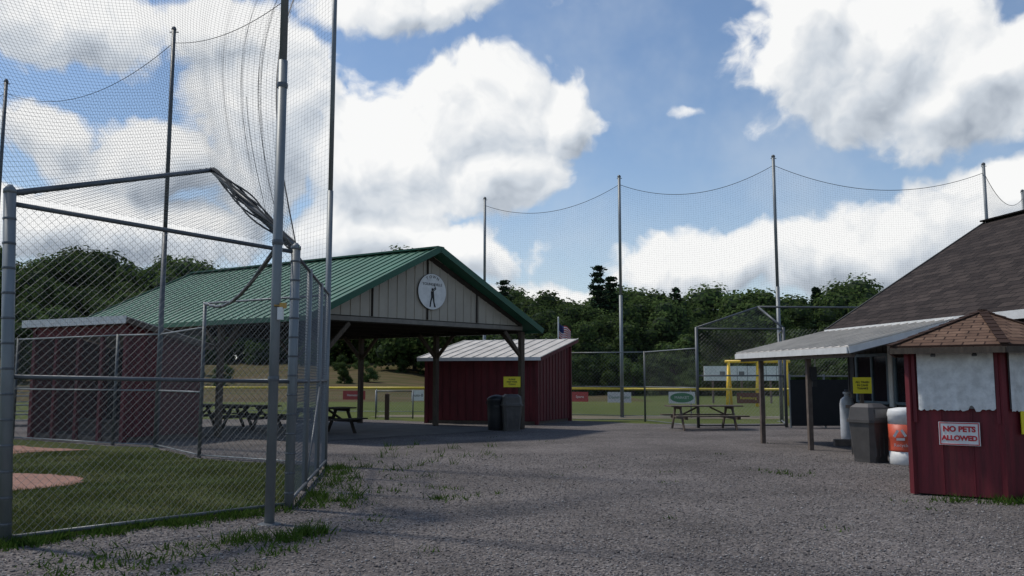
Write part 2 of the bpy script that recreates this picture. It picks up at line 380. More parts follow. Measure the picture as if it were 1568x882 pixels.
def row(x0,x1,d,step,h,jy=4,lo=.85,hi=1.12):
    x=x0
    while x<x1:
        hh=h*random.uniform(lo,hi); k=hh/12; addtree(random.choice(DM),x,d+random.uniform(-jy,jy),k*random.uniform(.85,1.1)+.08,sz=k)
        x+=step*random.uniform(.75,1.25)
row(-3,55,88,3.2,7.2,2); row(-6,60,95,3.6,10.0,3); row(-12,70,106,4.2,12.6); row(-24,82,122,4.8,15.2,4,.88,1.08)
row(-66,-34,88,4.2,6,3); row(-86,-36,98,4.4,9,3)
row(-130,-8,128,4.4,12,3); row(-135,-8,138,4.8,15,4,.88,1.1); row(-145,-2,150,5.4,18,4,.88,1.1)
for i in range(90): addtree(random.choice(DM),random.uniform(-3,55),random.uniform(80,85),random.uniform(.2,.36),nm='shrub')
for i in range(120): addtree(random.choice(DM),random.uniform(-105,-8),random.uniform(118,124),random.uniform(.2,.42),nm='shrub')
for i,(x,y_) in enumerate([(-16.5,84),(-14.5,86),(-27,80),(-31,84),(-21,104),(-19,106),(-13,101)]): addtree(random.choice(DM),x,y_,.2,nm='shrub')
for x,y_,s in ((10.3,101,1.1),(12.0,103,1.02),(-1.0,104,.98),(36,100,.9),(20,103,.92)):
    addtree(random.choice(PM),x,y_,s,par=None,nm='pine_tree')
# ------------------------------------------------------------------ net poles
def pole(x,y,h,r=.055,m=M_steel):
    e=empty('net_pole',(x,y,0)); b=MB(); b.tube((0,0,-.2),(0,0,h*.5),r,12); b.tube((0,0,h*.5),(0,0,h),r*.82,12); b.build('shaft',m,e,True)
    b=MB(); b.lathe((0,0,h),[(r*1.0,-.03),(r*1.05,.0),(r*.7,.05),(.01,.07)],10); b.tube((-.1,0,h-.08),(.12,0,h-.08),.014,6); b.lathe((0,0,0),[(r*2.4,0),(r*2.2,.012),(r*1.1,.02)],12); b.build('cap_and_base',M_steeldk,e)
    return e
big=pole(-2.68,9.6,10.6,.056)
b=MB(); b.box((.075,-.07,2.33),(.06,.05,.14)); b.build('lock_box',M_white,big)
b=MB(); b.box((.1,-.06,2.42),(.07,.05,.06)); b.tube((.0,-.06,2.42),(.12,-.06,2.42),.012); b.build('brass_clamp',mat('brass',(.4,.25,.08),.4,.8),big)
b=MB()
for z in (1.6,3.15,5.0): b.lathe((0,0,z),[(.062,-.03),(.066,0),(.062,.03)],12)
b.build('bands',M_steeldk,big)
pole(-3.45,15.85,10.3,.055); pole(-8.36,20.2,10.2,.06,M_steeldk); pole(-14.7,23.9,10.2,.06,M_steeldk)
FP=[(-1.3,40,10.2),(4.58,35.6,10.2),(10.16,32.3,10.2),(19.0,33.5,10.2),(23.5,38.4,10.2)]
for x,y_,h in FP: pole(x,y_,h,.075,M_steel)
pole(-9.5,8.6,10.6,.056)
# ------------------------------------------------------------------ near backstop
A=(-4.9,8.42); At=(-5.07,8.42); Bc=(-2.75,10.69); W=(-3.42,15.75)
bs=empty('baseball_backstop')
b=MB()
b.tube((A[0],A[1],0),(At[0],At[1],3.5),.058,12); b.tube((Bc[0],Bc[1],0),(Bc[0],Bc[1],3.27),.06,12)
b.lathe((At[0],At[1],3.5),[(.06,-.04),(.062,0),(.02,.05)],12); b.lathe((Bc[0],Bc[1],3.27),[(.065,-.04),(.067,0),(.02,.05)],12)
for t in (.34,.7,1):
    x=Bc[0]+(W[0]-Bc[0])*t; y_=Bc[1]+(W[1]-Bc[1])*t; b.tube((x,y_,0),(x,y_,3.2),.04,10)
b.build('posts',M_steel,bs,True)
b=MB(); pk=(-4.36,12.1,4.62)
def r3(p,z): return (p[0],p[1],z)
b.tube(r3(At,3.36),r3(Bc,3.2),.026,8); b.tube(((A[0]+At[0])/2,A[1],1.62),r3(Bc,1.56),.022,8); b.tube(r3(A,.07),r3(Bc,.07),.022,8)
for z in (3.17,1.56,.09): b.tube(r3(Bc,z),r3(W,z),.022,8)
for i in range(3):
    ts=(0,.34,.7,1); p=[Bc[k]+(W[k]-Bc[k])*ts[i] for k in (0,1)]; q=[Bc[k]+(W[k]-Bc[k])*ts[i+1] for k in (0,1)]
    b.tube((p[0]+.03,p[1],.12),(q[0]+.03,q[1],.12),.02,6)
    if i==1: b.tube((p[0]+.02,p[1],.1),(q[0]+.02,q[1],1.5),.015,6)
b.tube(r3(At,3.46),pk,.032,8); b.tube(pk,r3(Bc,3.27),.045,8)
b.build('rails',M_steeldk,bs,True)
b=MB()
P0=V((Bc[0]-.25,Bc[1]-.1,3.2)); P3=V((-6.35,17.5,3.1)); pts=[]
for i in range(9):
    t=i/8; p=P0.lerp(P3,t); p.z=3.2-.05*t-.32*math.sin(math.pi*t); pts.append(p)
b.path(pts,.03,8); b.build('bent_brace',M_steeldk,bs,True)
b=MB()
b.chain([r3(A,.07),r3(Bc,.07),r3(Bc,3.2),r3(At,3.36)],.085,.0018)
b.chain([r3(Bc,.07),r3(W,.07),r3(W,3.17),r3(Bc,3.2)],.085,.0022)
b.build('chain_link',M_wire,bs)
b=MB(); b.chain([r3(At,3.44),r3(Bc,3.27),pk],.085,.0018); b.build('canopy_chain_link',M_wire,bs)
b=MB()
for i in range(13): b.lathe((Bc[0],Bc[1],.2+i*.24),[(.064,-.012),(.066,0),(.064,.012)],10)
for i in range(13):
    z=.2+i*.25; b.lathe((A[0]+(At[0]-A[0])*z/3.5,A[1],z),[(.062,-.012),(.064,0),(.062,.012)],10)
b.build('tension_bands',M_steeldk,bs)
b=MB()
for k in range(18):
    pts=[]
    for i in range(19):
        t=i/18; wd=.5+.7*math.sin(math.pi*t)**.5
        p=V(pk).lerp(V(r3(Bc,3.25)),t)+V((.03*math.sin(9*t+k)+(.011*(k%6)-.03)*wd,.04*math.cos(7*t+2*k),(.025*math.sin(8*t+1.7*k)+.007*(k-8))*wd))
        pts.append(p)
    b.path(pts,.013,4)
for i in range(24):
    t=i/23; p=V(r3(At,3.44)).lerp(V(pk),t); q=V(r3(At,3.44)).lerp(V(pk),min(1,t+.05)); b.tube(p+V((0,0,.03)),q+V((0,0,-.01)),.012,4)
b.build('gathered_net',M_net,bs)
# ------------------------------------------------------------------ near safety net
def nf(u,v):
    T=[V((-9.5,8.6,10.4)),V((-7.2,12.0,10.2)),V((-5.0,15.0,10.2)),V((-3.62,15.8,10.2))]
    a=(1-u)**3;b_=3*u*(1-u)**2;c=3*u*u*(1-u);d=u**3
    top=T[0]*a+T[1]*b_+T[2]*c+T[3]*d
    top.z-=.5*math.sin(math.pi*((u*2)%1))
    if u<.62: bot=V(r3(At,3.46)).lerp(V(pk),u/.62)
    else: bot=V(pk).lerp(V(r3(Bc,3.3)),(u-.62)/.38)
    p=top.lerp(bot,v)
    s=math.sin(math.pi*v)
    p+=V((-.3*u*s,-.9*s*u,-.25*s))
    f=ss(.6,1,u)*math.sin(math.pi*min(1,v*1.05)); p+=V((.07,.22,0))*f*math.sin(u*85)*(.3+.7*v)
    return p
sn=empty('safety_net')
b=MB(); b.net(nf,118,112,.0016,36); b.build('netting',M_net,sn)
b=MB(); b.pl([nf(1,j/30) for j in range(31)],.011); b.pl([nf(j/40,0) for j in range(41)],.008)
for u,v0 in ((.93,.55),(.88,.65)): b.pl([nf(u,v0+(1-v0)*j/30) for j in range(31)],.0035)
b.build('edge_rope',M_cable,sn)
def flatnet(p0,p1,ztop,zbot,sag,cell,r,rope=.009,nm='safety_net'):
    e=empty(nm); L=(V(p1)-V(p0)).length
    def f(u,v):
        t=ztop-.35-4*sag*u*(1-u); z=t+(zbot-t)*v
        return V((p0[0]+(p1[0]-p0[0])*u,p0[1]+(p1[1]-p0[1])*u,z))
    b=MB(); b.net(f,int(L/cell),int((ztop-zbot)/cell),r,12); b.build('netting',M_net,e)
    b=MB(); b.pl([f(j/24,0) for j in range(25)],rope); b.build('top_cable',M_cable,e)
flatnet((-8.36,20.2),(-3.45,15.85),10.2,3.1,.5,.10,.0014)
flatnet((-14.7,23.9),(-8.36,20.2),10.2,2.7,.75,.10,.0014)
flatnet((-24,27),(-14.7,23.9),10.2,2.7,.9,.11,.0014)
for i in range(4):
    flatnet(FP[i][:2],FP[i+1][:2],10.2,2.4,.75 if i!=2 else .85,.10,.0014,.013)
# ------------------------------------------------------------------ chain link fences
def fence(pts,h,cell=.1,r=.0022,post=.032,step=3.,mid=False,nm='chain_link_fence',cap=None,h2=None):
    e=empty(nm); bp=MB();bw=MB();bc=MB()
    for a,c in zip(pts[:-1],pts[1:]):
        a,c=V(a),V(c); L=(c-a).length; n=max(1,round(L/step))
        for k in range(n+1):
            p=a.lerp(c,k/n); bp.tube((p.x,p.y,0),(p.x,p.y,h+.03),post,8)
        bp.tube((a.x,a.y,h),(c.x,c.y,h),.022,8)
        if mid: bp.tube((a.x,a.y,h*.5),(c.x,c.y,h*.5),.02,8)
        bp.tube((a.x,a.y,.06),(c.x,c.y,.06),.015,6)
        bw.chain([(a.x,a.y,.05),(c.x,c.y,.05),(c.x,c.y,h),(a.x,a.y,h)],cell,r)
        if cap:
            bc.tube((a.x,a.y,h+.02),(c.x,c.y,h+.02),.05,8)
    bp.build('posts_and_rails',M_steel,e,True); bw.build('mesh',M_wire,e)
    if cap: bc.build('yellow_cap',M_yellowcap,e,True)
    return e
fence([W,(-6.35,17.5)],3.15,.09,.0018,.04,3.2,True)
fence([(-6.35,17.5),(-8.36,20.2),(-9.6,20.7),(-13.3,22.9),(-24,27)],2.65,.09,.002,.04,3.4,True)
fence([(1.9,33.2),(5.0,32.2),(6.1,28.1)],2.6,.14,.0022,.035,3.0,True)
of=fence([(-20,43),(-9,41),(-1.3,40),(4.6,36.2),(10.2,34.6),(19,34.2),(30,36)],1.15,.14,.0016,.03,3.0,False,'outfield_fence',cap=True)
fence([(-5.5,34.6),(-4,34.6)],1.1,.14,.003,.03,1.5)
b2=empty('baseball_backstop'); b=MB()
q=[(6.1,28.1),(9.05,28.3),(9.9,31.5)]
for p in q: b.tube((p[0],p[1],0),(p[0],p[1],3.3),.05,10)
pk2=(8.6,29.6,4.1)
for z in (3.25,1.7,.08): b.tube((*q[0],z),(*q[1],z),.025,8); b.tube((*q[1],z),(*q[2],z),.025,8)
b.tube((*q[0],3.28),pk2,.03,8); b.tube(pk2,(*q[1],3.28),.04,8); b.tube(pk2,(12.6,30.5,4.15),.035,8); b.tube((12.6,30.5,0),(12.6,30.5,4.15),.045,8)
b.build('frame',M_steeldk,b2,True)
b=MB(); b.chain([(*q[0],.08),(*q[1],.08),(*q[1],3.25),(*q[0],3.25)],.13,.0018); b.chain([(*q[0],3.28),(*q[1],3.28),pk2],.13,.002)
b.chain([(*q[1],1.7),(12.5,28.9,1.7),(12.5,28.9,3.25),(*q[1],3.25)],.13,.002); b.build('chain_link',M_wire,b2)
ws=empty('windscreen_fence'); b=MB(); b.box((10.8,28.05,.82),(3.4,.012,1.5),.06); b.build('windscreen',M_tarp,ws)
b=MB()
for i in range(4): b.tube((9.1+1.15*i,28.0+.07*i,0),(9.1+1.15*i,28.0+.07*i,1.75),.035,8)
b.tube((9.1,28,1.68),(12.55,28.2,1.68),.022,8); b.build('frame',M_steel,ws)
def banner(p0,p1,x0,w,h,m,txt,tm,zc=.82):
    e=empty('advertising_banner'); p0,p1=V(p0),V(p1); g=(p1-p0).normalized(); c=p0+g*x0; nrm=V((g.y,-g.x))
    c3=V((c.x,c.y,zc))+V((nrm.x,nrm.y,0))*.06
    b=MB(); b.obox(c3,V((g.x,g.y,0))*w,V((nrm.x,nrm.y,0))*.01,V((0,0,h))); b.build('panel',m,e)
    if txt: text(txt,h*.36,(g.x,g.y,0),(0,0,1),c3+V((nrm.x,nrm.y,0))*.009,tm,e,'lettering',.001)
    return e,c3,V((g.x,g.y,0)),V((nrm.x,nrm.y,0))
M_bgreen=mat('banner_green',(.03,.2,.08),.6,0,.05); M_bred=mat('banner_red',(.35,.05,.05),.6,0,.05); M_bor=mat('banner_brown',(.13,.04,.02),.6,0,.05)
banner((4.6,36.2),(10.2,34.6),-.05,1.0,.44,M_white,'Country Farm',M_bgreen)
e,c3,gg,nn_=banner((4.6,36.2),(10.2,34.6),2.55,1.08,.48,M_white,'',M_white)
b=MB(); b.quad(*[c3+nn_*.009+gg*.48*math.cos(t)+V((0,0,.2*math.sin(t))) for t in [6.2832*i/28 for i in range(28)]]); b.build('green_oval',M_bgreen,e)
text('MARKET',.16,gg,(0,0,1),c3+nn_*.012,M_white,e,'lettering',.001)
banner((4.6,36.2),(10.2,34.6),5.2,.9,.42,M_bor,'Rennsburg',M_yellow)
banner((-1.3,40),(4.6,36.2),5.1,.8,.42,M_bred,'Sports',M_white)
banner((-9,41),(-1.3,40),1.5,1.1,.42,M_bred,'Hometown',M_white)
banner((-9,41),(-1.3,40),4.6,.6,.5,M_white,'Auto-B',M_blk)
# ------------------------------------------------------------------ metal roof helper
def ribroof(pts,m,par,name,step=.45,th=.05,rib=.03,dirv=None):
    panel(name,pts,m,par,th)
    e0,e1,t1,t0=[V(p) for p in pts]; n=max(2,int((e1-e0).length/step)); b=MB()
    nn=(e1-e0).cross(t0-e0).normalized()
    for k in range(n+1):
        a=e0.lerp(e1,k/n)+nn*.012; c=t0.lerp(t1,k/n)+nn*.012; b.beam(a,c,rib,.03)
    b.build(name+'_ribs',m,par)
def siding(p0,p1,z0,zf,m,par,name,step=.3,out=1,bw=.03,bd=.02,th=.05):
    p0,p1=V((p0[0],p0[1],0)),V((p1[0],p1[1],0)); d=p1-p0; L=d.length; g=d/L; nr=V((g.y,-g.x,0))*out
    n=max(1,int(L/step)); b=MB(); k=0
    ks=[i/n for i in range(n+1)]
    for a,c in zip(ks[:-1],ks[1:]):
        P,Q=p0+d*a,p0+d*c; za,zc=zf(a),zf(c); i0=len(b.v)
        for o in (0,-th):
            b.v+=[tuple(P+nr*o+V((0,0,z0))),tuple(Q+nr*o+V((0,0,z0))),tuple(Q+nr*o+V((0,0,zc))),tuple(P+nr*o+V((0,0,za)))]
        b.f+=[(i0,i0+1,i0+2,i0+3),(i0+7,i0+6,i0+5,i0+4),(i0+3,i0+2,i0+6,i0+7),(i0+1,i0,i0+4,i0+5)]
    for a in ks:
        P=p0+d*a+nr*bd*.5; z1=zf(a)-.01
        if z1-z0>.03: b.obox(P+V((0,0,(z0+z1)/2)),g*bw,nr*bd,V((0,0,z1-z0)))
    b.build(name,m,par)
# ------------------------------------------------------------------ pavilion
pv=empty('picnic_pavilion')
GL=V((-5.2,21.8,0)); GR=V((.3,27.3,0)); R=V((-8.65,5.55,0)); g=(GR-GL).normalized(); nf_=V((g.y,-g.x,0)); ev=3.3; ap=5.25
mid=(GL+GR)/2; Lg=(GR-GL).length; ln=R.normalized()
oh=.42; sl=(ap-ev)/(Lg/2)
def roofpt(side,over,along):
    p=mid+ln*along
    if side: p=p+g*side*(Lg/2+over)
    z=ap+.1-(sl*(Lg/2+over) if side else 0); return V((p.x,p.y,z))
a0,a1=-.45,R.length+.4
ribroof([roofpt(-1,oh,a1),roofpt(-1,oh,a0),roofpt(0,0,a0),roofpt(0,0,a1)],M_green,pv,'roof_slope_left',.32,.05,.03)
ribroof([roofpt(1,oh,a0),roofpt(1,oh,a1),roofpt(0,0,a1),roofpt(0,0,a0)],M_green,pv,'roof_slope_right',.32,.05,.03)
b=MB()
for s_ in (-1,1):
    b.beam(roofpt(0,0,a0-.01)+V((0,0,-.02)),roofpt(s_,oh+.02,a0-.01)+V((0,0,-.06)),.06,.17)
    b.beam(roofpt(0,0,a1+.01)+V((0,0,-.02)),roofpt(s_,oh+.02,a1+.01)+V((0,0,-.06)),.06,.17)
    b.beam(roofpt(s_,oh,a0)+V((0,0,-.07)),roofpt(s_,oh,a1)+V((0,0,-.07)),.05,.12)
b.beam(roofpt(0,0,a0-.03)+V((0,0,.03)),roofpt(0,0,a1+.03)+V((0,0,.03)),.3,.05)
b.build('roof_trim',M_greentrim,pv)
siding(GL,GR,ev-.05,lambda t: ev+.02+(ap-ev)*(1-abs(2*t-1)),M_tan,pv,'gable_siding',.3)
e2=GL+R; e3=GR+R
siding(e3,e2,ev-.05,lambda t: ev+.02+(ap-ev)*(1-abs(2*t-1)),M_tan,pv,'rear_gable_siding',.4)
b=MB(); b.beam(GL+V((0,0,ev-.1))+nf_*.03,GR+V((0,0,ev-.1))+nf_*.03,.06,.12); b.build('gable_base_trim',mat('tan_trim',(.2,.18,.15),.6),pv)
b=MB()
for p0,p1 in ((GL,GL+R),(GR,GR+R)): b.beam(V(p0)+V((0,0,ev-.12)),V(p1)+V((0,0,ev-.12)),.12,.28)
for k in range(8):
    t=k/7; p=GL+R*t; q_=GR+R*t; m_=(p+q_)/2
    b.beam(p+V((0,0,ev-.1)),q_+V((0,0,ev-.1)),.05,.18)
    b.beam(p+V((0,0,ev)),m_+V((0,0,ap-.1)),.05,.15); b.beam(q_+V((0,0,ev)),m_+V((0,0,ap-.1)),.05,.15)
    for w_ in (.25,.5,.75):
        a_=p.lerp(q_,w_); b.beam(a_+V((0,0,ev)),a_+V((0,0,ev+(ap-ev)*(1-abs(2*w_-1))-.1)),.05,.1)
for w_ in np.linspace(0.04,.96,13):
    a_=GL.lerp(GR,w_); z=ev+(ap-ev)*(1-abs(2*w_-1))-.02; b.beam(a_+V((0,0,z)),a_+R+V((0,0,z)),.05,.08)
b.build('trusses_and_beams',M_wooddk,pv)
b=MB()
Gl2=GL+g*.45
for t in (0,.335,.67,1):
    for s0,P in ((1,Gl2 if t==0 else GL),(-1,GR)):
        p=P+R*t; b.box((p.x,p.y,(ev-.2)/2),(.15,.15,ev-.2),math.atan2(g.y,g.x))
        zt=ev-.22
        for dv in (ln,-ln,g*s0):
            if t==0 and dv==-ln: continue
            if t==1 and dv==ln: continue
            b.beam(p+V((0,0,zt-.8)),p+dv*.75+V((0,0,zt)),.07,.11)
b.build('posts_and_braces',M_wood,pv)
b=MB(); b.quad(*[tuple(V((p.x,p.y,.012))) for p in (GL-g*0.1,GR,GR+R,GL+R)]); b.build('concrete_slab',mat('slab',(.12,.108,.1),.95,0,.3,1.5),pv)
rs=empty('round_town_sign'); rs.parent=pv
c=mid+g*.12+nf_*.05; C=V((c.x,c.y,4.12))
def gp3(x,z,o=0): return C+g*x+V((0,0,z))+nf_*o
def disc(r0,o0,o1,m,nm,n=40):
    b=MB(); k=len(b.v)
    for o in (o0,o1):
        for i in range(n): t=6.2832*i/n; b.v.append(tuple(gp3(r0*math.cos(t),r0*math.sin(t),o)))
    b.f.append(tuple(range(n,2*n))); b.f.append(tuple(range(n-1,-1,-1)))
    for i in range(n): b.f.append((i,(i+1)%n,n+(i+1)%n,n+i))
    b.build(nm,m,rs)
disc(.53,-.02,.012,M_greycan,'rim'); disc(.52,0,.018,M_white,'board')
b=MB()
def poly(ps): b.quad(*[gp3(x,z,.024) for x,z in ps])
poly([(-.06,.0),(.05,.02),(.07,-.16),(-.05,-.17)]); poly([(-.05,-.165),(.01,-.165),(-.04,-.3),(-.06,-.45),(-.11,-.45),(-.09,-.3)])
poly([(.0,-.165),(.07,-.16),(.08,-.3),(.13,-.45),(.07,-.45),(.03,-.3)]); poly([(.055+.0,.02),(.02,.02),(.1,.09),(.13,.07)])
poly([(.11,.06),(.14,.08),(.07,.24),(.05,.23)]); poly([(-.05,.0),(-.0,.03),(.1,.1),(.08,.12),(-.02,.05)])
poly([(.0+.04*math.cos(t),.06+.045*math.sin(t)) for t in [6.28*i/12 for i in range(12)]]); b.build('batter_silhouette',M_blk,rs)
for i,ch in enumerate('TOWN'):
    a=math.radians(118-18.5*i); text(ch,.12,g*math.sin(a)+V((0,0,-math.cos(a))),g*math.cos(a)+V((0,0,math.sin(a))),gp3(.43*math.cos(a),.43*math.sin(a),.022),M_blk,rs)
text('YOUNGSVILLE',.115,g,(0,0,1),gp3(0,.21,.022),M_blk,rs)
# ------------------------------------------------------------------ dugouts
def sheddugout(F0,F1,depthv,zf,zb,m,openfront=False,over=.25,roofm=M_whitemetal,nm='dugout'):
    e=empty(nm); F0,F1,D=V((*F0,0)),V((*F1,0)),V((*depthv,0)); B0=F0+D;B1=F1+D; g=(F1-F0).normalized(); dn=D.normalized()
    if not openfront: siding(F0,F1,.12,lambda t: zf,m,e,'front_wall',.28)
    siding(F1,B1,.12,lambda t: zf+(zb-zf)*t,m,e,'side_wall',.28)
    siding(B1,B0,.12,lambda t: zb,m,e,'back_wall',.28)
    siding(B0,F0,.12,lambda t: zb+(zf-zb)*t,m,e,'side_wall_2',.28)
    if openfront:
        i0,i1=B0-dn*.09+g*.08,B1-dn*.09-g*.08; b=MB(); b.quad(i0+V((0,0,.13)),i1+V((0,0,.13)),i1+V((0,0,zb)),i0+V((0,0,zb))); b.build('interior_shade_sheet',M_darkin,e)  # near-black sheet before the back wall: interior shade put into colour
    q=lambda P,s,t,dz=0: P+g*s*over+dn*(t)+V((0,0,zf+(zb-zf)*t/D.length+.08+dz))
    ribroof([q(F0,-1,-over),q(F1,1,-over),q(F1,1,D.length+over),q(F0,-1,D.length+over)],roofm,e,'roof',.4,.03,.03)
    b=MB(); fh=.2 if openfront else .12
    b.beam(q(F0,-1,-over-.01,-.05),q(F1,1,-over-.01,-.05),.03,fh)
    b.beam(q(F0,-1,D.length+over+.01,-.05),q(F1,1,D.length+over+.01,-.05),.03,.11)
    b.build('fascia',M_white,e)
    b=MB()
    for s,P in ((1,F1),(-1,F0)): b.beam(q(P,s,-over,-.06),q(P,s,D.length+over,-.06),.03,.13)
    b.build('rake_trim',M_woodgrey if openfront else M_red,e)
    b=MB()
    for P in (F0,F1,B0,B1): zz=(zf if P in (F0,F1) else zb); b.box((P.x,P.y,zz/2),(.13,.13,zz),math.atan2(g.y,g.x))
    b.build('corner_boards',m,e)
    b=MB(); b.prism([(p.x,p.y) for p in (F0+g*.05+dn*.05,F1-g*.05+dn*.05,B1-g*.05-dn*.05,B0+g*.05-dn*.05)],0,.13); b.build('skid_base',M_woodgrey,e)
    return e,F0,F1,B0,B1,g,dn
sheddugout((-3.1,31.1),(.87,29.9),(1.35,2.9),2.32,3.0,M_red)
e,F0,F1,B0,B1,gd,dd=sheddugout((-13.1,23.4),(-9.8,21.65),(1.1,2.05),3.0,2.5,M_red,True)
b=MB()
for k in range(5): p=F0.lerp(F1,k/4); b.box((p.x,p.y,1.5),(.1,.1,3.),math.atan2(gd.y,gd.x))
p,q_=F0.lerp(F1,.02),F0.lerp(F1,.98); b.beam(p+V((0,0,2.85)),q_+V((0,0,2.85)),.08,.25)
b.build('front_posts',M_red,e)
b=MB(); c0=(B0+F0)/2+gd*.2; c1=(B1+F1)/2-gd*.2; b.beam(c0+V((0,0,.45)),c1+V((0,0,.45)),.35,.06); b.beam(c0+V((0,0,.2)),c1+V((0,0,.2)),.1,.4); b.build('bench',M_woodgrey,e)
b=MB(); b.chain([tuple(F0+V((0,0,.1))),tuple(F1+V((0,0,.1))),tuple(F1+V((0,0,2.7))),tuple(F0+V((0,0,2.7)))],.12,.002); b.build('front_chain_link',M_wire,e)
# ------------------------------------------------------------------ flag
fl=empty('american_flag',(2.0,36.6,0)); b=MB(); b.tube((0,0,0),(0,0,4.2),.03,8); b.lathe((0,0,4.2),[(.01,-.02),(.04,.02),(.01,.06)],8); b.build('flagpole',M_white,fl)
def fz(i,j):
    u=i/12; v=j/13; return V((.03+.5*u,.06*math.sin(u*9+v),4.0-.6*v-.3*u-.05*math.sin(u*7)))
for j in range(13):
    b=MB()
    for i in range(12):
        if j<7 and i<5: continue
        b.quad(fz(i,j),fz(i+1,j),fz(i+1,j+1),fz(i,j+1))
    b.build('stripe_%d'%j,M_signred if j%2==0 else M_white,fl)
b=MB()
for j in range(7):
    for i in range(5): b.quad(fz(i,j),fz(i+1,j),fz(i+1,j+1),fz(i,j+1))
b.build('canton',mat('flag_blue',(.015,.025,.12),.7),fl)
# ------------------------------------------------------------------ playground swing + white board
sw=empty('swing_set'); b=MB(); y_=50
for x in (12.7,14.4,16.1):
    b.tube((x-.3,y_-.7,0),(x,y_,2.6),.085,8); b.tube((x+.3,y_+.7,0),(x,y_,2.6),.085,8); b.tube((x-.17,y_-.4,1.2),(x+.17,y_+.4,1.2),.06,6)
b.tube((12.5,y_,2.6),(16.3,y_,2.6),.09,8); b.tube((12.4,y_-.2,1.0),(13.0,y_-.2,1.0),.06,6); b.build('yellow_frame',M_yelframe,sw,True)
b=MB()
for x in (13.2,13.8,14.9,15.5): b.tube((x,y_,2.6),(x,y_,.6),.012,4)
for x in (13.5,15.2): b.box((x,y_,.6),(.65,.2,.04))
b.build('chains_and_seats',M_black,sw)
sb=empty('scoreboard'); b=MB(); b.box((15.1,56,1.95),(5.0,.12,.95)); b.build('white_panel',M_white,sb)
b=MB()
for x in (13.2,15.1,17): b.box((x,56.12,1.2),(.12,.1,2.4))
b.build('legs',M_woodgrey,sb)
b=MB()
for k in range(3): b.box((13.8+1.25*k,55.93,1.95),(.35,.01,.25))
b.build('score_windows',M_greylid,sb)
# ------------------------------------------------------------------ picnic tables
def table(x,y_,rz,L=1.85,m=M_woodgrey):
    e=empty('picnic_table',(x,y_,0),rz)
    b=MB()
    for k in range(5): b.box((0,(k-2)*.15,.74),(L,.135,.04))
    b.build('table_top',m,e)
    b=MB()
    for s in (-1,1):
        for k in (0,1): b.box((0,s*(.66+.14*k),.44),(L,.125,.04))
    b.build('seats',m,e)
    b=MB()
    for s in (-1,1):
        xx=s*L*.36
        b.box((xx,0,.69),(.04,.72,.09)); b.box((xx+.041,0,.38),(.04,1.62,.09))
        for t in (-1,1): b.beam((xx,t*.62,.0),(xx,t*.25,.7),.04,.1)
        b.beam((xx,0,.4),(xx*.25,0,.7),.09,.04)
    b.build('frame',m,e)
table(6.1,27.3,.12,2.35)
table(-5.5,25.0,.9,1.9,M_wooddk); table(-8.3,27.4,-.55,1.9,M_wooddk); table(-9.8,28.3,-.5,1.9,M_wooddk)  # tables under the roof use darker wood, pavilion shade painted into the colour
# ------------------------------------------------------------------ trash cans
def domecan(x,y_,rz,h=1.12,w=.6,m=M_greycan,ml=M_greylid,s=1):
    e=empty('trash_can',(x,y_,0),rz); b=MB()
    def sq(w,ch=.07):
        a=w/2; return [(-a+ch,-a),(a-ch,-a),(a,-a+ch),(a,a-ch),(a-ch,a),(-a+ch,a),(-a,a-ch),(-a,-a+ch)]
    b.prism(sq(w*.8),0.02,h*.68,sq(w*.98))
    b.prism(sq(w*.82),0,.05); b.build('body',m,e)
    b=MB(); b.prism(sq(w*1.08),h*.68,h*.73); b.prism(sq(w*1.0),h*.73,h*.94,sq(w*.9)); b.prism(sq(w*.9),h*.94,h,sq(w*.62,.05)); b.build('lid_hood',m,e)
    b=MB()
    for t in (-1,1): b.box((0,t*(w*.475),h*.83),(w*.62,.02,h*.16))
    b.build('swing_flap',ml,e)
    b=MB()
    for t in (-1,1):
        for k in (-.3,-.1,.1,.3): b.box((w*k,t*w*.455,h*.36),(.02,.02,h*.5))
    b.build('body_ribs',m,e); return e
domecan(6.95,16.7,.5,1.12,.6,M_greycan,M_greylid)
domecan(-.02,26.6,.2,1.12,.6,M_greycan,M_greycan)
e=empty('trash_can',(-.48,26.9,0)); b=MB(); b.lathe((0,0,0),[(.25,0),(.27,.03),(.29,.5),(.3,.9),(.31,.92),(.31,.97),(.3,.99),(.2,1.06),(.05,1.1)],20); b.build('body_and_lid',M_black,e,True)
b=MB(); b.tube((-.33,0,.8),(-.33,0,.9),.02,6); b.tube((.33,0,.8),(.33,0,.9),.02,6); b.box((0,-.29,.75),(.16,.05,.05)); b.build('handles',M_black,e)
rb=empty('recycling_barrel',(7.4,16.2,0)); b=MB()
b.lathe((0,0,0),[(.27,0.0),(.285,.02),(.29,.12),(.285,.14),(.285,.25)],24); b.lathe((0,0,.75),[(.286,0),(.286,.13),(.297,.15),(.297,.2),(.285,.24),(.27,.28),(.1,.31)],24); b.build('white_body',M_white,rb,True)
b=MB(); b.lathe((0,0,.25),[(.287,0),(.294,.02),(.288,.05),(.288,.24),(.294,.26),(.288,.29),(.288,.5)],24); b.build('orange_label',M_orange,rb,True)
nd=V((-7.4,-16.2,0)).normalized(); gr=V((-nd.y,nd.x,0))*1; gr=gr if gr.x>0 else -gr
cb=nd*.297+V((0,0,.57))-gr*.08; b=MB()
tri=[(0,.13),(.13,-.09),(-.13,-.09)]
for i in range(3):
    a,c_=tri[i],tri[(i+1)%3]; pa=(a[0]*.8+c_[0]*.2,a[1]*.8+c_[1]*.2); pc=(a[0]*.25+c_[0]*.75,a[1]*.25+c_[1]*.75)
    b.beam(cb+gr*pa[0]+V((0,0,pa[1])),cb+gr*pc[0]+V((0,0,pc[1])),.012,.045)
b.build('recycle_symbol',M_white,rb)
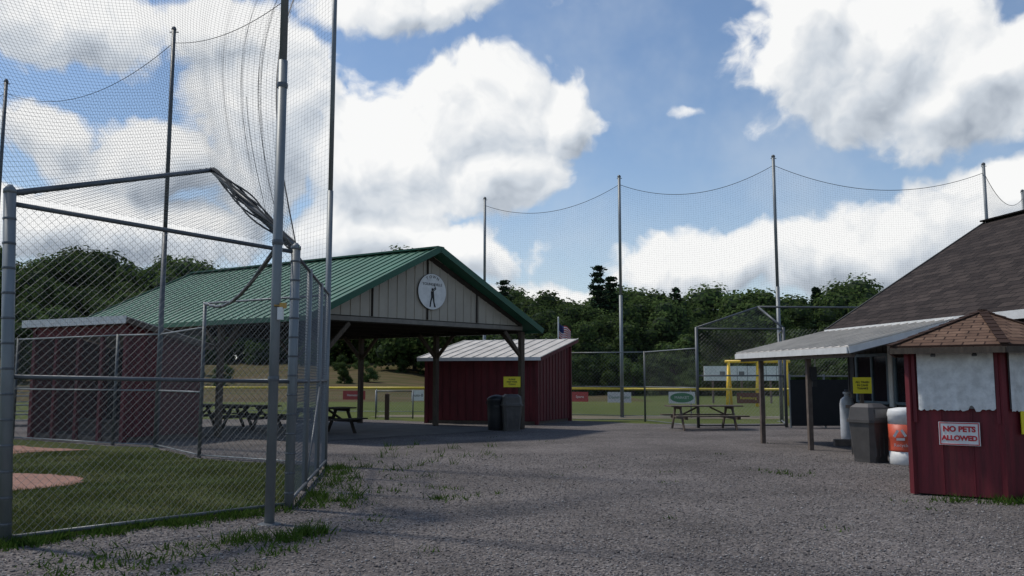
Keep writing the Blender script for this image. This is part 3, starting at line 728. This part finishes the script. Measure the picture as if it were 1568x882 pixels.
text('Recycle!',.085,gr,(0,0,1),nd*.302+V((0,0,.37))-gr*.05,M_white,rb,'lettering',.004)
gc=empty('propane_tank',(8.72,22.3,0)); b=MB(); b.lathe((0,0,0),[(.14,0),(.17,.04),(.18,.15),(.18,.95),(.15,1.07),(.08,1.13),(.06,1.13),(.06,1.2),(.09,1.2),(.09,1.26)],18); b.build('tank',mat('tank_paint',(.5,.53,.57),.5),gc,True)
b=MB(); b.tube((-.05,0,1.3),(.05,0,1.3),.02,8); b.tube((0,0,1.2),(0,0,1.32),.02,8); b.build('valve',M_steeldk,gc)
# ------------------------------------------------------------------ concession building
cbd=empty('concession_building')
ax=V((.176,-1,0)).normalized(); inw=V((1,.176,0)).normalized()
E0=V((8.4,22.7,2.9)); Lr=13.; rise=3.08; ww=5.
def rp(a,w,z): return E0+ax*a+inw*w+V((0,0,z))
panel('roof_front_slope',[rp(Lr,0,0),rp(0,0,0),rp(0,ww,rise),rp(Lr,ww,rise)],M_shdark,cbd,.08,(0,0,-1))
panel('roof_rear_slope',[rp(0,2*ww,0),rp(Lr,2*ww,0),rp(Lr,ww,rise),rp(0,ww,rise)],M_shdark,cbd,.08,(0,0,-1))
b=MB(); b.beam(rp(0,-.03,-.09),rp(Lr,-.03,-.09),.04,.17); b.beam(rp(0,2*ww+.03,-.09),rp(Lr,2*ww+.03,-.09),.04,.17)
b.build('fascia',M_white,cbd)
b=MB(); b.beam(rp(-.01,0,-.05),rp(-.01,ww,rise-.05),.05,.14); b.beam(rp(-.01,ww,rise-.05),rp(-.01,2*ww,-.05),.05,.14); b.build('rake_trim',M_concwall,cbd)
b=MB(); b.beam(rp(-.05,ww,rise+.03),rp(Lr,ww,rise+.03),.28,.04); b.build('ridge_cap',M_shdark,cbd)
w0=rp(.35,.4,0); w1=rp(Lr-.3,.4,0); w2=rp(Lr-.3,2*ww-.4,0); w3=rp(.35,2*ww-.4,0)
siding(w0,w1,0,lambda t:2.95,M_concwall,cbd,'front_wall',.25,1)
siding(w1,w2,0,lambda t:2.95+2.7*(1-abs(2*t-1)),M_concwall,cbd,'near_gable_wall',.25)
siding(w2,w3,0,lambda t:2.95,M_concwall,cbd,'rear_wall',.25)
siding(w3,w0,0,lambda t:2.95+2.7*(1-abs(2*t-1)),M_concwall,cbd,'far_gable_wall',.25)
out=-inw
def wallrect(a0,a1,z0,z1,o,m,nm,d=.04):
    b=MB(); p=w0+ax*((a0+a1)/2)+out*o; b.obox(V((p.x,p.y,(z0+z1)/2)),ax*(a1-a0),out*d,V((0,0,z1-z0))); b.build(nm,m,cbd)
for i,a0_ in enumerate((.5,2.1,3.9,6.)):
    wallrect(a0_,a0_+1.25,1.05,2.15,.03,M_glass,'window_glass')
    for (x0,x1,z0,z1) in ((a0_-.08,a0_,1.0,2.2),(a0_+1.25,a0_+1.33,1.0,2.2),(a0_,a0_+1.25,2.15,2.22),(a0_,a0_+1.25,.98,1.05),(a0_+.6,a0_+.66,1.05,2.15)): wallrect(x0,x1,z0,z1,.05,M_bluegrey,'window_frame',.07)
wallrect(.4,5.6,.86,.93,.2,M_woodgrey,'serving_counter',.36)
wallrect(1.85,2.0,0,2.8,.06,M_white,'downspout',.08)
P1,P2,P3,P4=V((5.9,22.4,2.26)),V((6.84,17.3,2.26)),V((9.35,17.75,2.86)),V((8.43,22.8,2.86))
ribroof([P1,P2,P3,P4],M_whitemetal,cbd,'porch_roof',.3,.03,.03)
b=MB(); b.beam(P1+V((-.02,0,-.08)),P2+V((-.02,0,-.08)),.035,.13); b.beam(P2+V((0,-.02,-.08)),P3+V((0,-.02,-.08)),.035,.13); b.beam(P1+V((0,.02,-.08)),P4+V((0,.02,-.08)),.035,.13); b.build('porch_fascia',M_white,cbd)
b=MB()
for k in range(9):
    p=P1.lerp(P2,k/8);q_=P4.lerp(P3,k/8); b.beam(p+V((.05,0,-.1)),q_+V((-.05,0,-.1)),.05,.13)
b.build('porch_rafters',M_wooddk,cbd)
b=MB()
for p in ((6.25,21.4),(6.72,19.35)):
    b.box((p[0],p[1],1.07),(.1,.1,2.14),.1)
b.beam((6.02,22.3,2.1),(6.95,17.35,2.1),.08,.12)
b.build('porch_posts',M_woodgrey,cbd)
b=MB(); b.box((6.8,19.28,1.72),(.14,.1,.3)); b.box((6.8,19.22,1.48),(.1,.08,.12)); b.build('pay_phone_box',M_black,cbd)
b=MB(); b.tube((6.87,19.33,2.1),(6.87,19.33,1.85),.012,6); b.build('conduit',M_white,cbd)
b=MB(); b.beam((7.75,20.7,.08),(8.6,20.5,.08),.3,.14); b.build('step_timber',M_woodgrey,cbd)
# ------------------------------------------------------------------ yellow signs
def ysign(pos,g,w,h,txt,post=None,size=.1):
    e=empty('yellow_notice_sign'); g=V(g).normalized(); n=g.cross(V((0,0,1))); pos=V(pos)
    b=MB(); b.obox(pos,g*w,n*.012,V((0,0,h))); b.build('plate',M_yellow,e)
    lines=txt.split('\n')
    for i,t in enumerate(lines): text(t,size,g,(0,0,1),pos+n*.009+V((0,0,(len(lines)-1)*.5*size*1.1-i*size*1.1)),M_blk,e,bold=.001)
    if post: b=MB(); b.beam((pos.x-n.x*.05,pos.y-n.y*.05,0),(pos.x-n.x*.05,pos.y-n.y*.05,pos.z+h*.5),.07,.07); b.build('post',M_wood,e)
ysign((.0,27.05,1.5),(1,.15,0),.54,.33,'PLEASE\nKEEP PARK\nCLEAN',None,.07)
ysign((7.42,18.1,1.46),(1,.05,0),.4,.34,'ALL TRASH\nIN CANS\nTHANKS',True,.06)
# ------------------------------------------------------------------ ticket booth
tb=empty('ticket_booth'); DX=.17
pl=[(5.42,12.0),(6.33,11.35),(7.4,11.7),(7.9,12.7),(7.1,13.5),(6.2,13.5)]; pl=[(a+DX,c) for a,c in pl]; zt=2.1
for i in range(6):
    p,q_=pl[i],pl[(i+1)%6]; siding(p,q_,.03,lambda t:zt,M_redbooth,tb,'wall',.3,1,.012,.014)
b=MB()
cx,cy=6.7+DX,12.5
for p in pl:
    d=(V(p)-V((cx,cy))).normalized()*.01; b.box((p[0]+d.x,p[1]+d.y,1.06),(.08,.08,2.08),.3)
b.build('corner_trim',M_redbooth,tb)
apx=V((6.8+DX,12.55,2.6)); ov=.34; rpnt=[]
for p in pl:
    d=V(p)-V((cx,cy)); d=d*(1+ov/d.length); rpnt.append(V((cx+d.x,cy+d.y,2.05)))
for i in range(6): panel('roof_facet',[rpnt[i],rpnt[(i+1)%6],apx],M_shbrown,tb,.05,(0,0,-1))
b=MB()
for i in range(6):
    m=9
    for k in range(m):
        a_=rpnt[i].lerp(apx,k/m); c_=rpnt[i].lerp(apx,(k+1.15)/m); b.beam(a_+V((0,0,.014)),c_+V((0,0,.004)),.12,.014)
b.build('hip_shingles',M_shbrown,tb)
b=MB()
for i in range(6): b.beam(rpnt[i]+V((0,0,-.07)),rpnt[(i+1)%6]+V((0,0,-.07)),.03,.08)
b.build('roof_fascia',M_wood,tb)
b=MB(); b.prism(pl,1.99,2.03); b.build('ceiling',M_darkin,tb)
M_peel=mat('peeling_white_board',(.66,.66,.64),.7,0,.3,7,.8,7)
def face(i,a0,a1,z0,z1,o,m,nm,d=.02,torn=False):
    p,q_=V((*pl[i],0)),V((*pl[i+1],0)); g=(q_-p).normalized(); n=V((g.y,-g.x,0)); L=(q_-p).length
    b=MB()
    if torn:
        k=40; top=[];bot=[]
        for j in range(k+1):
            t=a0+(a1-a0)*j/k; jag=random.uniform(-.012,.015)+(.06 if .66<j/k<.74 else 0)+(.02 if j/k>.8 else 0)
            bot.append(p+g*L*t+n*(o+.008*math.sin(j*.7))+V((0,0,z0+jag))); top.append(p+g*L*t+n*(o+.004*math.sin(j*.9))+V((0,0,z1+random.uniform(-.006,.004))))
        for j in range(k): b.quad(bot[j],bot[j+1],top[j+1],top[j])
    else:
        c=p+g*L*(a0+a1)/2+n*o; b.obox(V((c.x,c.y,(z0+z1)/2)),g*L*(a1-a0),n*d,V((0,0,z1-z0)))
    b.build(nm,m,tb); return p,g,n,L
face(0,.1,.93,1.2,1.98,.025,M_greylid,'window_board_backing',.02)
p,g0,n0,L0=face(0,.095,.935,1.17,1.99,.047,M_peel,'torn_paper_covering',torn=True)
face(1,.1,.93,1.2,1.98,.025,M_greylid,'window_board_backing',.02); _,g1,n1,L1=face(1,.095,.935,1.17,1.99,.047,M_peel,'torn_paper_covering',torn=True)
for a_ in (.05,.96): face(0,a_-.02,a_+.02,1.0,2.03,.03,M_redbooth,'window_trim',.04)
for a_ in (.3,.75):
    c=V((*pl[0],0))+g0*L0*a_+n0*.15; b=MB(); b.tube((c.x,c.y,2.0),(c.x,c.y,1.93),.02,8); b.lathe((c.x,c.y,1.9),[(.03,0),(.035,.02),(.02,.05)],8); b.build('eave_lamp',M_steeldk,tb)
ns=empty('no_pets_sign'); c=V((*pl[0],.86))+g0*L0*.53+n0*.045
b=MB(); b.obox(c,g0*.5,n0*.012,V((0,0,.31))); b.build('plate',M_white,ns)
b=MB()
for dz in (-.142,.142): b.obox(c+V((0,0,dz))+n0*.007,g0*.48,n0*.006,V((0,0,.012)))
for dx in (-.233,.233): b.obox(c+g0*dx+n0*.0072,g0*.012,n0*.006,V((0,0,.27)))
b.build('red_border',M_signred,ns)
text('NO PETS',.1,g0,(0,0,1),c+n0*.009+V((0,0,.06)),M_signred,ns,bold=.0045); text('ALLOWED',.09,g0,(0,0,1),c+n0*.009+V((0,0,-.06)),M_signred,ns,bold=.0045)
c=V((*pl[1],1.02))+g1*L1*.45+n1*.05; ysign(c,g1,.52,.3,'PARK CLOSES\nAT DUSK',None,.065)
e=empty('wooden_post',(-4.9,33.6,0)); b=MB(); b.box((0,0,.5),(.16,.16,1.0)); b.prism([(-.08,-.08),(.08,-.08),(.08,.08),(-.08,.08)],1.0,1.06,[(-.02,-.02),(.02,-.02),(.02,.02),(-.02,.02)]); b.build('post',M_wood,e)
bl=empty('bleacher',(-17.5,28.5,0),.5); b=MB()
for k in range(4): b.box((0,k*.6,.4+.3*k),(4,.28,.04)); b.box((0,k*.6-.25,.2+.3*k),(4,.2,.03))
b.build('planks',M_steel,bl); b=MB()
for x in (-1.8,0,1.8): b.beam((x,-.1,.2),(x,1.9,1.3),.05,.06); b.beam((x,1.9,0),(x,1.9,1.4),.05,.05); b.beam((x,0,0),(x,0,.4),.05,.05)
b.build('frame',M_steeldk,bl)
# ------------------------------------------------------------------ camera
cam=bpy.data.cameras.new('camera'); co=bpy.data.objects.new('camera',cam); COL.objects.link(co)
cam.sensor_width=36; cam.lens=36*1300/1568; cam.clip_end=6000; cam.clip_start=.05
co.location=(0,0,1.6); co.rotation_euler=(math.radians(90+6.1),0,0); S.camera=co
# ------------------------------------------------------------------ light
az,el=math.radians(-66),math.radians(56)
sd=V((math.sin(az)*math.cos(el),math.cos(az)*math.cos(el),math.sin(el)))
sl_=bpy.data.lights.new('sun','SUN'); sl_.energy=2.7; sl_.angle=math.radians(4); sl_.color=(1,.94,.85)
so=bpy.data.objects.new('sun',sl_); COL.objects.link(so); so.rotation_euler=sd.to_track_quat('Z','Y').to_euler()
W_=bpy.data.worlds.new('World'); S.world=W_; W_.use_nodes=True; nt=W_.node_tree; N=nt.nodes; L=nt.links; N.clear()
sky=N.new('ShaderNodeTexSky'); sky.sky_type='NISHITA'; sky.sun_disc=False; sky.sun_elevation=el; sky.sun_rotation=az; sky.dust_density=.3; sky.ozone_density=2.5; sky.air_density=1.0
tc=N.new('ShaderNodeTexCoord')
def M(op,a,b=None,c=None,clamp=False):
    n=N.new('ShaderNodeMath'); n.operation=op; n.use_clamp=clamp
    for i,v in enumerate((a,b,c)):
        if v is None: continue
        if isinstance(v,(int,float)): n.inputs[i].default_value=v
        else: L.new(v,n.inputs[i])
    return n.outputs[0]
def VM(op,a,b):
    n=N.new('ShaderNodeVectorMath'); n.operation=op
    for i,v in enumerate((a,b)):
        if isinstance(v,tuple): n.inputs[i].default_value=v
        elif v is not None: L.new(v,n.inputs[i])
    return n
def noise(vec,scale,det,rough=.5,lac=2.,out='Fac'):
    n=N.new('ShaderNodeTexNoise'); n.inputs['Scale'].default_value=scale; n.inputs['Detail'].default_value=det; n.inputs['Roughness'].default_value=rough; n.inputs['Lacunarity'].default_value=lac
    L.new(vec,n.inputs['Vector']); return n.outputs[out]
# cloud banks: azimuth, elevation, half-widths, thickness
BL=[(-.06,.30,.12,.08,1),(.055,.30,.055,.05,1),(-.148,.25,.13,.09,1),(-.185,.165,.12,.05,.8),(-.03,.235,.11,.055,1),(-.09,.14,.13,.04,.7),
(-.126,.43,.2,.04,.5),(-.30,.28,.08,.14,1),(-.484,.37,.13,.045,.8),(-.495,.255,.07,.03,.7),(-.403,.235,.09,.045,1),(-.44,.16,.2,.045,.9),(-.335,.38,.1,.05,1),
(.42,.35,.15,.09,1),(.52,.30,.14,.065,1),(.345,.385,.07,.08,1),(.225,.298,.04,.02,.12),
(.24,.13,.12,.035,.8),(.365,.132,.14,.042,1),(.47,.15,.13,.05,1),(.56,.175,.09,.055,1),(.05,.085,.15,.025,.6)]
G=tc.outputs['Generated']
w=noise(G,7,4,.55,2.,'Color'); w=VM('SUBTRACT',w,(.5,.5,.5)).outputs[0]; w=VM('MULTIPLY',w,(.11,.08,.08)).outputs[0]
PW=VM('ADD',G,w).outputs[0]
bigN=noise(G,3.2,2,.5)
spx=N.new('ShaderNodeSeparateXYZ'); L.new(G,spx.inputs[0]); el0=M('ARCSINE',spx.outputs[2])
front=M('GREATER_THAN',spx.outputs[1],.55)
bigacc=M('SUBTRACT',M('MULTIPLY_ADD',bigN,2.2,-1.55),M('MULTIPLY',front,.5))
def density(shift,det):
    pv_=VM('ADD',PW,shift).outputs[0] if shift else PW
    pn=VM('NORMALIZE',pv_,None).outputs[0]
    sp=N.new('ShaderNodeSeparateXYZ'); L.new(pn,sp.inputs[0])
    a=M('ARCTAN2',sp.outputs[0],sp.outputs[1]); e=M('ARCSINE',sp.outputs[2])
    cb_=N.new('ShaderNodeCombineXYZ'); L.new(a,cb_.inputs[0]); L.new(e,cb_.inputs[1]); ae=cb_.outputs[0]
    acc=bigacc
    for (ca,ce,ra,re,th) in BL:
        d=VM('SUBTRACT',ae,(ca,ce,0)).outputs[0]; d=VM('MULTIPLY',d,(1/ra,1/re,0)).outputs[0]
        ln_=VM('LENGTH',d,None).outputs['Value']; acc=M('MAXIMUM',acc,M('MULTIPLY_ADD',ln_,-max(th,.6),th))
    vo=N.new('ShaderNodeTexVoronoi'); vo.feature='F1'; vo.inputs['Scale'].default_value=16; vo.inputs['Detail'].default_value=2; vo.inputs['Roughness'].default_value=.5; vo.normalize=True
    L.new(pv_,vo.inputs['Vector'])
    bill=M('SUBTRACT',.40,vo.outputs['Distance'])
    fb=M('SUBTRACT',noise(pv_,11,det,.56),.5)
    return M('ADD',M('ADD',M('MINIMUM',acc,.8),M('MULTIPLY',bill,.85)),M('MULTIPLY',fb,1.5))
d0=density(None,7)
d1=density((-.012,0,.024),4)
def MR(v,a,b_,c=0,d=1,sm=True):
    n=N.new('ShaderNodeMapRange'); n.interpolation_type='SMOOTHSTEP' if sm else 'LINEAR'; L.new(v,n.inputs[0])
    for i,x in enumerate((a,b_,c,d)): n.inputs[i+1].default_value=x
    return n.outputs[0]
mask=MR(d0,-.02,.26)
veil=M('MULTIPLY',MR(noise(G,4.5,5,.6),.42,.75),.35)
hzn=MR(el0,.0,.3,.42,.0)
rel=M('SUBTRACT',d0,d1)
lit=M('ADD',M('MULTIPLY_ADD',rel,.85,M('MULTIPLY_ADD',bigN,-.9,.45)),M('MULTIPLY_ADD',d0,-.14,.70),clamp=True)
cr=N.new('ShaderNodeValToRGB'); e=cr.color_ramp.elements; e[0].position=.1; e[0].color=(.36,.41,.48,1); e[1].position=.86; e[1].color=(1,1,.99,1); e.new(.45).color=(.64,.69,.75,1)
L.new(lit,cr.inputs[0])
b1=N.new('ShaderNodeBackground'); b1.inputs[1].default_value=.12; L.new(sky.outputs[0],b1.inputs[0])
bv=N.new('ShaderNodeBackground'); bv.inputs[1].default_value=.8; bv.inputs[0].default_value=(.76,.85,.95,1)
m0=N.new('ShaderNodeMixShader'); L.new(M('ADD',veil,hzn,clamp=True),m0.inputs[0]); L.new(b1.outputs[0],m0.inputs[1]); L.new(bv.outputs[0],m0.inputs[2])
b2_=N.new('ShaderNodeBackground'); b2_.inputs[1].default_value=.97; L.new(cr.outputs[0],b2_.inputs[0])
ms=N.new('ShaderNodeMixShader'); L.new(M('MULTIPLY',mask,.97),ms.inputs[0]); L.new(m0.outputs[0],ms.inputs[1]); L.new(b2_.outputs[0],ms.inputs[2])
wo=N.new('ShaderNodeOutputWorld'); L.new(ms.outputs[0],wo.inputs[0])
S.view_settings.view_transform='Standard'; S.view_settings.look='None'; S.view_settings.exposure=0; S.view_settings.gamma=1
